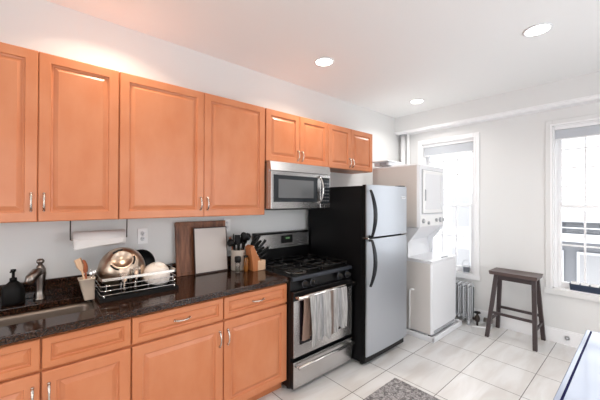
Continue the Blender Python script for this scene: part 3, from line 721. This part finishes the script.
# ---------------------------------------------------------------- refrigerator
FX0, FX1, FY, FZ = 3.650, 4.345, -.863, 1.673
t = thing('refrigerator', 'top-freezer refrigerator with stainless doors and black sides', 'refrigerator', ((FX0+FX1)/2, -.45, 0))
b = B(); b.box(FX0+.004, FX1-.004, -.795, -.06, .03, FZ-.008, blkm, .006)
for x in (FX0+.05, FX1-.05):
    for y in (-.76, -.12): b.cyl((x, y, 0), (x, y, .03), .02, rubber, seg=12)
obj('body', b, t, 'black textured cabinet')
obj('toe_grille', B().box(FX0+.01, FX1-.01, -.825, -.796, .03, .095, blkp, .004), t)
def fdoor(z0, z1):
    b = B()
    b.box(FX0, FX1, FY+.022, FY+.062, z0, z1, blkm, .004)
    n = 12; vs_ = []; fs = []   # gently bowed steel skin
    for i in range(n+1):
        s_ = i/n; x = FX0+(FX1-FX0)*s_; bow = .010*math.sin(PI*s_)**.7
        for y, z in ((FY+.024, z0), (FY+.012-bow, z0), (FY+.012-bow, z1), (FY+.024, z1)): vs_.append((x, y, z))
    for i in range(n):
        for k in range(4): fs.append((i*4+k, i*4+(k+1) % 4, i*4+4+(k+1) % 4, i*4+4+k))
    fs += [(0, 1, 2, 3), (n*4, n*4+1, n*4+2, n*4+3)]
    b.add(vs_, fs, steelv)
    return b
d1 = obj('freezer_door', fdoor(1.190, FZ), t, 'brushed stainless upper door')
d2 = obj('fridge_door', fdoor(.104, 1.172), t, 'brushed stainless lower door')
hx = FX0+.03
def bow(z0, z1, zfar):   # attached at the far end, standing off towards the split
    pts = []; rs = []
    n = 18
    for i in range(n+1):
        s_ = i/n; z = z0+(z1-z0)*s_
        pts.append((hx, FY+.006-.062*math.sin(PI*min(1, s_*.5+.0))**.9 if False else FY+.004-.066*math.sin(PI*(.04+.84*s_))**.8, z)); rs.append(.012+.007*math.sin(PI*s_))
    return pts, rs
p, q = bow(1.625, 1.197, 0); obj('handle', B().tube(p, q, bluehandle, 12, sq=.75).tube([p[-1], (hx, FY+.006, p[-1][2]+.003)], [.010, .012], bluehandle, 10), d1, 'long curved black handle')
p, q = bow(.745, 1.165, 0); obj('handle', B().tube(p, q, bluehandle, 12, sq=.75).tube([p[-1], (hx, FY+.006, p[-1][2]-.003)], [.010, .012], bluehandle, 10), d2, 'long curved black handle')
obj('badge', B().box(4.225, 4.30, FY-.002, FY+.006, 1.548, 1.572, white, .002).box(4.235, 4.29, FY-.0032, FY-.0018, 1.555, 1.565, greyp, .001), d1, 'small white maker badge')
obj('hinge_cover', B().box(FX1-.09, FX1-.01, -.84, -.76, FZ-.007, FZ+.012, blkp, .005), t)
obj('chrome_block', B().box(FX0-.006, FX0+.012, FY-.008, FY+.05, 1.1735, 1.1885, chrome, .003), t, 'small bright metal block')  # small chrome block at the left end of the door split

# ---------------------------------------------------------------- stacked laundry unit
LX0, LX1 = 4.663, 5.290
t = thing('stacked_washer_dryer', 'white stacked washer and dryer in the corner behind the refrigerator', 'washer dryer', ((LX0+LX1)/2, -.55, .07))
wb = obj('washer_body', B().box(LX0, LX1, -.972, -.30, .045, .845, white, .012), t)
obj('front_panel', B().box(LX0+.008, LX1-.008, -.978, -.970, .10, .832, white, .004), wb)
obj('side_panel', B().box(LX0-.002, LX0+.004, -.955, -.31, .055, .83, greyside, .002), wb)
obj('kick_slot', B().box(LX0+.05, LX1-.04, -.976, -.968, .062, .088, greyp, .003), wb, 'grey slot along the base')
obj('washer_lid', B().prism([(-.975, .846), (-.30, .846), (-.30, .862), (-.60, .862), (-.70, .870), (-.93, .866), (-.97, .858)], 'x', LX0, LX1, white), t)
obj('lid_grip', B().box(4.98, 5.14, -.952, -.93, .866, .872, greyp, .002), t)
# recess between washer and dryer: sloping back panel with cheeks
poly = [(-.69, .864), (-.30, .864), (-.30, 1.22), (-.822, 1.22), (-.79, 1.165), (-.69, 1.04)]
ck = [obj('side_cheek', B().prism(poly, 'x', a, a+.018, white), t) for a in (LX0, LX1-.018)]
poly = [(-.66, .864), (-.30, .864), (-.30, 1.22), (-.80, 1.22), (-.62, 1.05)]
sp = obj('splash_panel', B().prism(poly, 'x', LX0+.018, LX1-.018, white), t)
db = obj('dryer_body', B().box(LX0+.0, LX1, -.815, -.19, 1.2205, 1.952, white, .012), t)
obj('side_panel', B().box(LX0-.003, LX0+.004, -.80, -.20, 1.225, 1.935, greyside, .002), db)
obj('front_frame', B().box(LX0+.006, LX1-.006, -.828, -.813, 1.225, 1.946, white, .010), db)
dd = obj('dryer_door', B().box(LX0+.065, LX1-.05, -.85, -.829, 1.385, 1.885, whitep, .018), t)
obj('door_outline', B().box(LX0+.058, LX1-.043, -.832, -.8285, 1.378, 1.892, greyp, .001), dd, 'grey outline added to draw the door contour')  # grey rim added to strengthen the weak door contour
obj('door_inset', B().box(LX0+.10, LX1-.17, -.858, -.849, 1.43, 1.845, white, .012), dd)
obj('door_handle', B().box(LX0+.085, LX0+.105, -.862, -.849, 1.53, 1.66, greyp, .006), dd, 'grey recessed grip')
obj('door_bevel', B().box(LX1-.14, LX1-.065, -.856, -.849, 1.42, 1.85, white, .008), dd)
cp = obj('control_panel', B().box(LX0+.03, LX1-.02, -.836, -.827, 1.235, 1.365, whitep, .006), t)
for x, r_ in ((4.735, .028), (4.86, .02), (5.06, .022), (5.165, .030), (5.235, .024)):
    T = Matrix.Translation((x, -.837, 1.298 if r_ > .021 else 1.27)) @ Matrix.Rotation(PI/2, 4, 'X')
    obj('dial', B().lathe([(0, 0), (r_, 0), (r_*.92, .012), (r_*.8, .02), (0, .021)], greyp, T=T, seg=18).box(-.003, .003, -r_*.7, r_*.7, .018, .026, whitep, .001, T), cp)
t = thing('washer_drip_tray', 'white drip tray on the floor beneath the washer', 'drip tray', (4.98, -.62, 0))
b = B(); b.box(4.60, 5.36, -1.025, -.24, .001, .018, white, .006)
for a in ((4.60, 4.622, -1.025, -.24), (5.338, 5.36, -1.025, -.24), (4.60, 5.36, -1.025, -1.003), (4.60, 5.36, -.262, -.24)): b.box(*a, .010, .058, white, .007)
obj('tray', b, t)
b = B()
for x in (LX0+.06, LX1-.06):
    for y in (-.92, -.36): b.cyl((x, y, .018), (x, y, .045), .02, rubber, seg=12)
obj('foot', b, t)
# things on the dryer
solo('folded_tray', B().box(4.72, 5.15, -.66, -.30, 1.9525, 1.968, white, .005), 'flat white tray lying at the back on top of the dryer', 'tray', (4.9, -.48, 1.953))
t = thing('storage_box', 'flat white box with dark grey band on top of the dryer', 'box', (4.80, -.33, 1.969))
obj('box', B().box(4.665, 4.98, -.43, -.22, 1.969, 2.012, white, .004), t)
obj('lid', B().box(4.60, 5.0, -.46, -.205, 2.0125, 2.024, white, .004), t)
obj('band', B().box(4.6635, 4.668, -.40, -.30, 1.974, 2.008, greyp, .001), t, 'dark grey band on the side')
# white standpipe between fridge and washer
solo('drain_pipe', B().tube([(4.640, -.722, .019), (4.640, -.722, .49), (4.640, -.728, .508), (4.640, -.742, .517), (4.640, -.775, .519)], .0095, whitep, 10), 'white plastic drain pipe standing between refrigerator and washer', 'pipe', (4.64, -.722, .019))
# steam riser
t = thing('steam_riser_pipe', 'white painted steam pipe standing in the room corner', 'pipe', (5.585, -.09, 0))
obj('pipe', B().cyl((5.60, -.085, .001), (5.60, -.085, 2.541), .036, trim_m, seg=20).cyl((5.56, -.19, .001), (5.56, -.19, 2.541), .02, trim_m, seg=16), t)
obj('collar', B().lathe([(.037, 0), (.055, 0), (.055, .008), (.037, .014)], greyp, (5.60, -.085, 2.526), 24), t)

# ---------------------------------------------------------------- radiator
t = thing('cast_iron_radiator', 'white column radiator under the left window', 'radiator', (5.52, -.8, 0))
yy = -1.072
for k in range(9):
    y = yy+.058*k; b = B()
    for x in (5.43, 5.49, 5.55):
        b.tube([(x, y, .085), (x, y, .12), (x, y, .42), (x, y, .455)], [.010, .009, .009, .010], radm, 10)
    b.tube([(5.415, y, .465), (5.43, y, .485), (5.49, y, .492), (5.55, y, .485), (5.565, y, .465)], [.009, .0125, .0125, .0125, .009], radm, 10)
    b.tube([(5.415, y, .085), (5.43, y, .072), (5.49, y, .07), (5.55, y, .072), (5.565, y, .085)], [.009, .0125, .0125, .0125, .009], radm, 10)
    if k in (0, 8):
        for x in (5.43, 5.55): b.tube([(x, y, .06), (x, y, .0)], [.016, .02], radm, 10)
    obj('section', b, t)
b = B(); b.cyl((5.49, yy, .072), (5.49, yy+.464, .072), .013, radm); b.cyl((5.49, yy, .475), (5.49, yy+.464, .475), .013, radm)
b.cyl((5.49, yy-.045, .475), (5.49, yy, .475), .012, radm); obj('hub_pipe', b, t)
obj('gap_shade_sheet', B().box(5.585, 5.592, yy-.005, yy+.47, .05, .47, mat('teal_gap_shade', (44, 58, 62), .6), .001), t, 'dark teal sheet added to deepen the gaps between the columns')  # added dark sheet, its colour deepens the shade in the column gaps
t = thing('radiator_valve', 'dark bronze steam valve at the foot of the radiator', 'valve', (5.50, -1.17, 0))
b = B(); b.lathe([(0, .0), (.012, .0), (.012, .045), (.024, .05), (.03, .085), (.024, .11), (.012, .13), (.01, .15), (0, .15)], brass, (5.49, -1.15, 0), 18)
b.cyl((5.49, -1.15, .075), (5.49, -1.10, .072), .016, brass, seg=14); obj('body', b, t)
obj('handwheel', B().lathe([(0, .151), (.034, .151), (.038, .158), (.034, .166), (0, .17)], blkp, (5.49, -1.15, 0), 20), t)
b = B(); b.tube([(5.38, -1.13, .012), (5.42, -1.20, .012), (5.46, -1.26, .014), (5.48, -1.30, .012), (5.56, -1.29, .012)], .010, whitep, 8)
solo('supply_hose', b, 'white hose lying on the floor beside the radiator valve', 'hose', (5.5, -1.2, 0))
solo('steel_can', B().tube([(5.56, -1.20, .066), (5.57, -1.29, .066)], .028, mat('dull_metal', (150, 140, 134), .4, .8), 18), 'small dull metal pipe fitting lying behind the valve', 'fitting', (5.55, -1.27, .036))
solo('wall_cable', B().tube([(XW-.003, -1.13, .70), (XW-.003, -1.30, .695), (XW-.003, -1.42, .675), (XW-.003, -1.78, .66)], .003, cordm, 6), 'thin white cable on the wall between the two windows', 'cable', (XW, -1.4, .69))
t = thing('pipe_stub', 'small grey capped pipe stub at the baseboard right of the stool', 'pipe stub', (XW-.02, -1.935, .045))
obj('stub', B().lathe([(0, .03), (.012, .03), (.014, .022), (.014, 0), (.02, 0), (.02, -.003)], greyp, T=Matrix.Translation((XW-.016, -1.97, .075)) @ Matrix.Rotation(-PI/2, 4, 'Y'), seg=14), t)

# ---------------------------------------------------------------- stool
t = thing('wooden_stool', 'dark espresso wooden saddle stool standing by the far wall', 'stool', (5.42, -1.56, 0))
sx0, sx1, sy0, sy1, sz = 5.255, 5.525, -1.788, -1.345, .742
b = B(); n = 12; vs_ = []; fs = []
prof = []
for i in range(n+1):
    s_ = i/n; x = sx0+(sx1-sx0)*s_; dip = -.0*0
    for j in range(n+1):
        q = j/n; y = sy0+(sy1-sy0)*q
        vs_.append((x, y, sz-.014*math.sin(PI*s_)*math.sin(PI*q)**.5))
N1 = len(vs_)
for i in range(n+1):
    for j in range(n+1):
        vs_.append((sx0+.006+(sx1-sx0-.012)*i/n, sy0+.006+(sy1-sy0-.012)*j/n, sz-.038))
for i in range(n):
    for j in range(n):
        a = i*(n+1)+j; fs.append((a, a+1, a+n+2, a+n+1)); fs.append((N1+a, N1+a+n+1, N1+a+n+2, N1+a+1))
    a = i; fs.append((a*(n+1), (a+1)*(n+1), N1+(a+1)*(n+1), N1+a*(n+1))); fs.append((a*(n+1)+n, N1+a*(n+1)+n, N1+(a+1)*(n+1)+n, (a+1)*(n+1)+n))
    fs.append((a, N1+a, N1+a+1, a+1)); fs.append((n*(n+1)+a, n*(n+1)+a+1, N1+n*(n+1)+a+1, N1+n*(n+1)+a))
b.add(vs_, fs, stoolt); obj('seat', b, t, 'dished seat, paler brown on top')
LEG = {}
for i, (fx, tx) in enumerate(((5.235, 5.335), (5.61, 5.47))):
    for j, (fy, ty) in enumerate(((-1.775, -1.745), (-1.335, -1.40))):
        a, c = V((fx, fy, 0)), V((tx, ty, sz-.039)); LEG[i, j] = (a, c); h = .0185
        vs_ = [tuple(p+V((dx*h*k, dy*h*k, 0))) for p, k in ((a, 1), (c, 1.05)) for dx, dy in ((-1, -1), (1, -1), (1, 1), (-1, 1))]
        obj('leg', B().add(vs_, [(3, 2, 1, 0), (4, 5, 6, 7), (0, 1, 5, 4), (1, 2, 6, 5), (2, 3, 7, 6), (3, 0, 4, 7)], stoolm), t)
def rung(l1, l2, z, hh=.014, ww=.009, nm='rung', e=.02):
    (a, c), (a2, c2) = LEG[l1], LEG[l2]; p = a+(c-a)*(z/c.z); q = a2+(c2-a2)*(z/c2.z); d = (q-p).normalized(); p = p+d*e*.9; q = q-d*e*.9
    s = d.cross(V((0, 0, 1))).normalized()
    vs_ = [tuple(w_+s*sx*ww+V((0, 0, sz_*hh))) for w_ in (p, q) for sx, sz_ in ((-1, -1), (1, -1), (1, 1), (-1, 1))]
    obj(nm, B().add(vs_, [(3, 2, 1, 0), (4, 5, 6, 7), (0, 1, 5, 4), (1, 2, 6, 5), (2, 3, 7, 6), (3, 0, 4, 7)], stoolm), t)
rung((0, 0), (0, 1), .275); rung((1, 0), (1, 1), .275); rung((0, 0), (1, 0), .19); rung((0, 1), (1, 1), .19)
rung((0, 0), (0, 1), .672, .028, .009, 'apron'); rung((1, 0), (1, 1), .672, .028, .009, 'apron')

# ---------------------------------------------------------------- rug
b = B(); b.box(2.30, 3.715, -1.80, -1.10, .001, .009, rug_m, .003)
solo('floor_rug', b, 'grey mottled low-pile rug on the tiles in front of the stove', 'rug', (3.0, -1.45, 0))

# ---------------------------------------------------------------- white table at lower right
t = thing('white_table', 'glossy white table with thin navy line at lower right corner', 'table', (3.1, -2.7, 0))
TX1, TY1, TZ = 3.88, -2.288, .75
obj('tabletop', B().box(2.35, TX1, -3.15, TY1, TZ-.032, TZ, tablem, .005), t)
obj('edge_stripe', B().box(2.37, TX1-.014, TY1-.028, TY1-.0195, TZ-.002, TZ+.0008, navy), t, 'thin navy inlay line')
for x in (2.42, TX1-.07):
    for y in (-3.08, TY1-.07): obj('leg', B().box(x-.02, x+.02, y-.02, y+.02, 0, TZ-.0325, tablem, .003), t)
obj('apron', B().box(2.44, TX1-.09, -3.06, TY1-.09, TZ-.09, TZ-.0325, tablem, .002), t)

# ---------------------------------------------------------------- sills
def lantern():
    x, y, z = XW-.0, -.962, .578
    t = thing('tin_bucket', 'small grey and white tin bucket with wire handle on left window sill', 'bucket', (x, y, z+.014))
    b = B(); b.lathe([(0, .016), (.038, .016), (.046, .1), (.048, .102), (.044, .102), (.037, .02), (0, .02)], white, (x, y, z), 24); obj('pail', b, t)
    b = B(); vs_ = []
    for k in range(9):
        a = math.radians(150+14*k)
        for q, zz in ((.0405, .028), (.0458, .092)): vs_.append((x+q*1.015*math.cos(a), y+q*1.015*math.sin(a), z+zz))
    b.add(vs_, [(2*k, 2*k+2, 2*k+3, 2*k+1) for k in range(8)], mat('tin_grey', (110, 114, 122), .5), True); obj('stripe', b, t, 'grey painted band')
    b = B(); b.tube([(x, y+.047*math.cos(PI*i/14), z+.1+.08*math.sin(PI*i/14)) for i in range(15)], .003, greyp, 6); obj('handle', b, t)
lantern()
px, z0 = XW+.022, .5925
t = thing('seedling_tray', 'long navy trough on the right window sill holding white pots', 'planter', (px, -2.2, z0))
b = B(); X0, X1, Y0, Y1 = px-.034, px+.034, -2.53, -1.985
loft(b, [rr(X0+.006, X1-.006, Y0+.006, Y1-.006, z0, .008, 3), rr(X0, X1, Y0, Y1, z0+.06, .01, 3), rr(X0-.003, X1+.003, Y0-.003, Y1+.003, z0+.062, .01, 3), rr(X0-.003, X1+.003, Y0-.003, Y1+.003, z0+.066, .01, 3), rr(X0+.004, X1-.004, Y0+.004, Y1-.004, z0+.066, .01, 3), rr(X0+.008, X1-.008, Y0+.008, Y1-.008, z0+.004, .008, 3)], navyt)
obj('trough', b, t)
for k in range(7):
    y = -2.03-.075*k
    g = thing('seedling_pot', ('leftmost', 'second', 'third', 'fourth', 'fifth', 'sixth', 'last')[k]+' small white soil-filled pot from the left in the navy trough', 'pot', (px, y, z0+.01), 'white pots in the navy trough')
    b = B(); loft(b, [rr(px-.02, px+.02, y-.025, y+.025, z0+.006, .008, 3), rr(px-.024, px+.024, y-.033, y+.033, z0+.085, .01, 3), rr(px-.021, px+.021, y-.029, y+.029, z0+.086, .01, 3), rr(px-.018, px+.018, y-.024, y+.024, z0+.05, .008, 3)], whitep); obj('pot', b, g)
    b = B(); loft(b, [rr(px-.020, px+.020, y-.028, y+.028, z0+.076, .009, 3)]*2, soil, smooth=False); obj('soil', b, g)

# ---------------------------------------------------------------- outside
grey1 = mat('grey_siding', (116, 118, 122), .8); grey2 = mat('pale_stucco', (206, 206, 208), .8); pink = mat('pink_brick', (206, 150, 150), .8)
whox = mat('outdoor_white', (186, 188, 192), .6); gwin = mat('outdoor_glass', (150, 150, 152), .6)
tag(obj('yard_ground', B().box(6.4, 40, -20, 20, -5.2, -5, grey2)), kind='structure')
t = thing('neighbour_house', 'pale grey house with white deck seen through the right window', 'house', (12, -1, -5))
obj('wall', B().box(12.0, 17, -6, .55, -5, 1.02, grey1), t)
obj('roof', B().box(11.7, 17.3, -6.3, .75, 1.02, 1.22, whox), t)
obj('corner_wall', B().box(11.8, 12.0, -.02, .28, -5, .55, pink), t, 'pink brick corner pier')
obj('side_wall', B().box(11.8, 12.0, .28, .55, -5, .55, whox), t)
obj('eave', B().box(11.5, 12.0, -6, .6, .55, .66, whox), t)
for y in (-.65, -1.75, -2.85): 
    f = obj('window', B().box(11.93, 12.0, y-.42, y+.42, -1.4, .25, whox), t); obj('pane', B().box(11.92, 11.935, y-.36, y+.36, -1.33, .18, gwin), f)
b = B()
for z in (.92, 1.14, 1.36): b.box(10.905, 10.925, -6.2, .65, z-.012, z+.012, whox)
for k in range(6): b.box(10.89, 10.94, .6-1.3*k, .65-1.3*k, .72, 1.6, whox)
b.box(10.88, 10.95, -6.2, .65, 1.58, 1.66, whox); b.box(10.88, 10.95, -6.2, .65, .70, .78, whox)
obj('deck_rail', b, t); obj('deck', B().box(10.8, 12.0, -6.2, .7, .60, .70, whox), t)
t = thing('far_apartment_block', 'pale apartment block seen faintly through the left window', 'building', (15, 8, -5))
obj('wall', B().box(13, 20, 1.2, 14, -5, 1.9, grey2), t)
for y in (1.9, 3.3, 4.7, 6.1, 7.5, 8.9):
    for z in (-3.2, -1.2, .7):
        f = obj('window', B().box(12.94, 13.0, y-.35, y+.35, z-.1, z+1.1, whox), t); obj('pane', B().box(12.93, 12.945, y-.3, y+.3, z-.05, z+1.05, gwin), f)
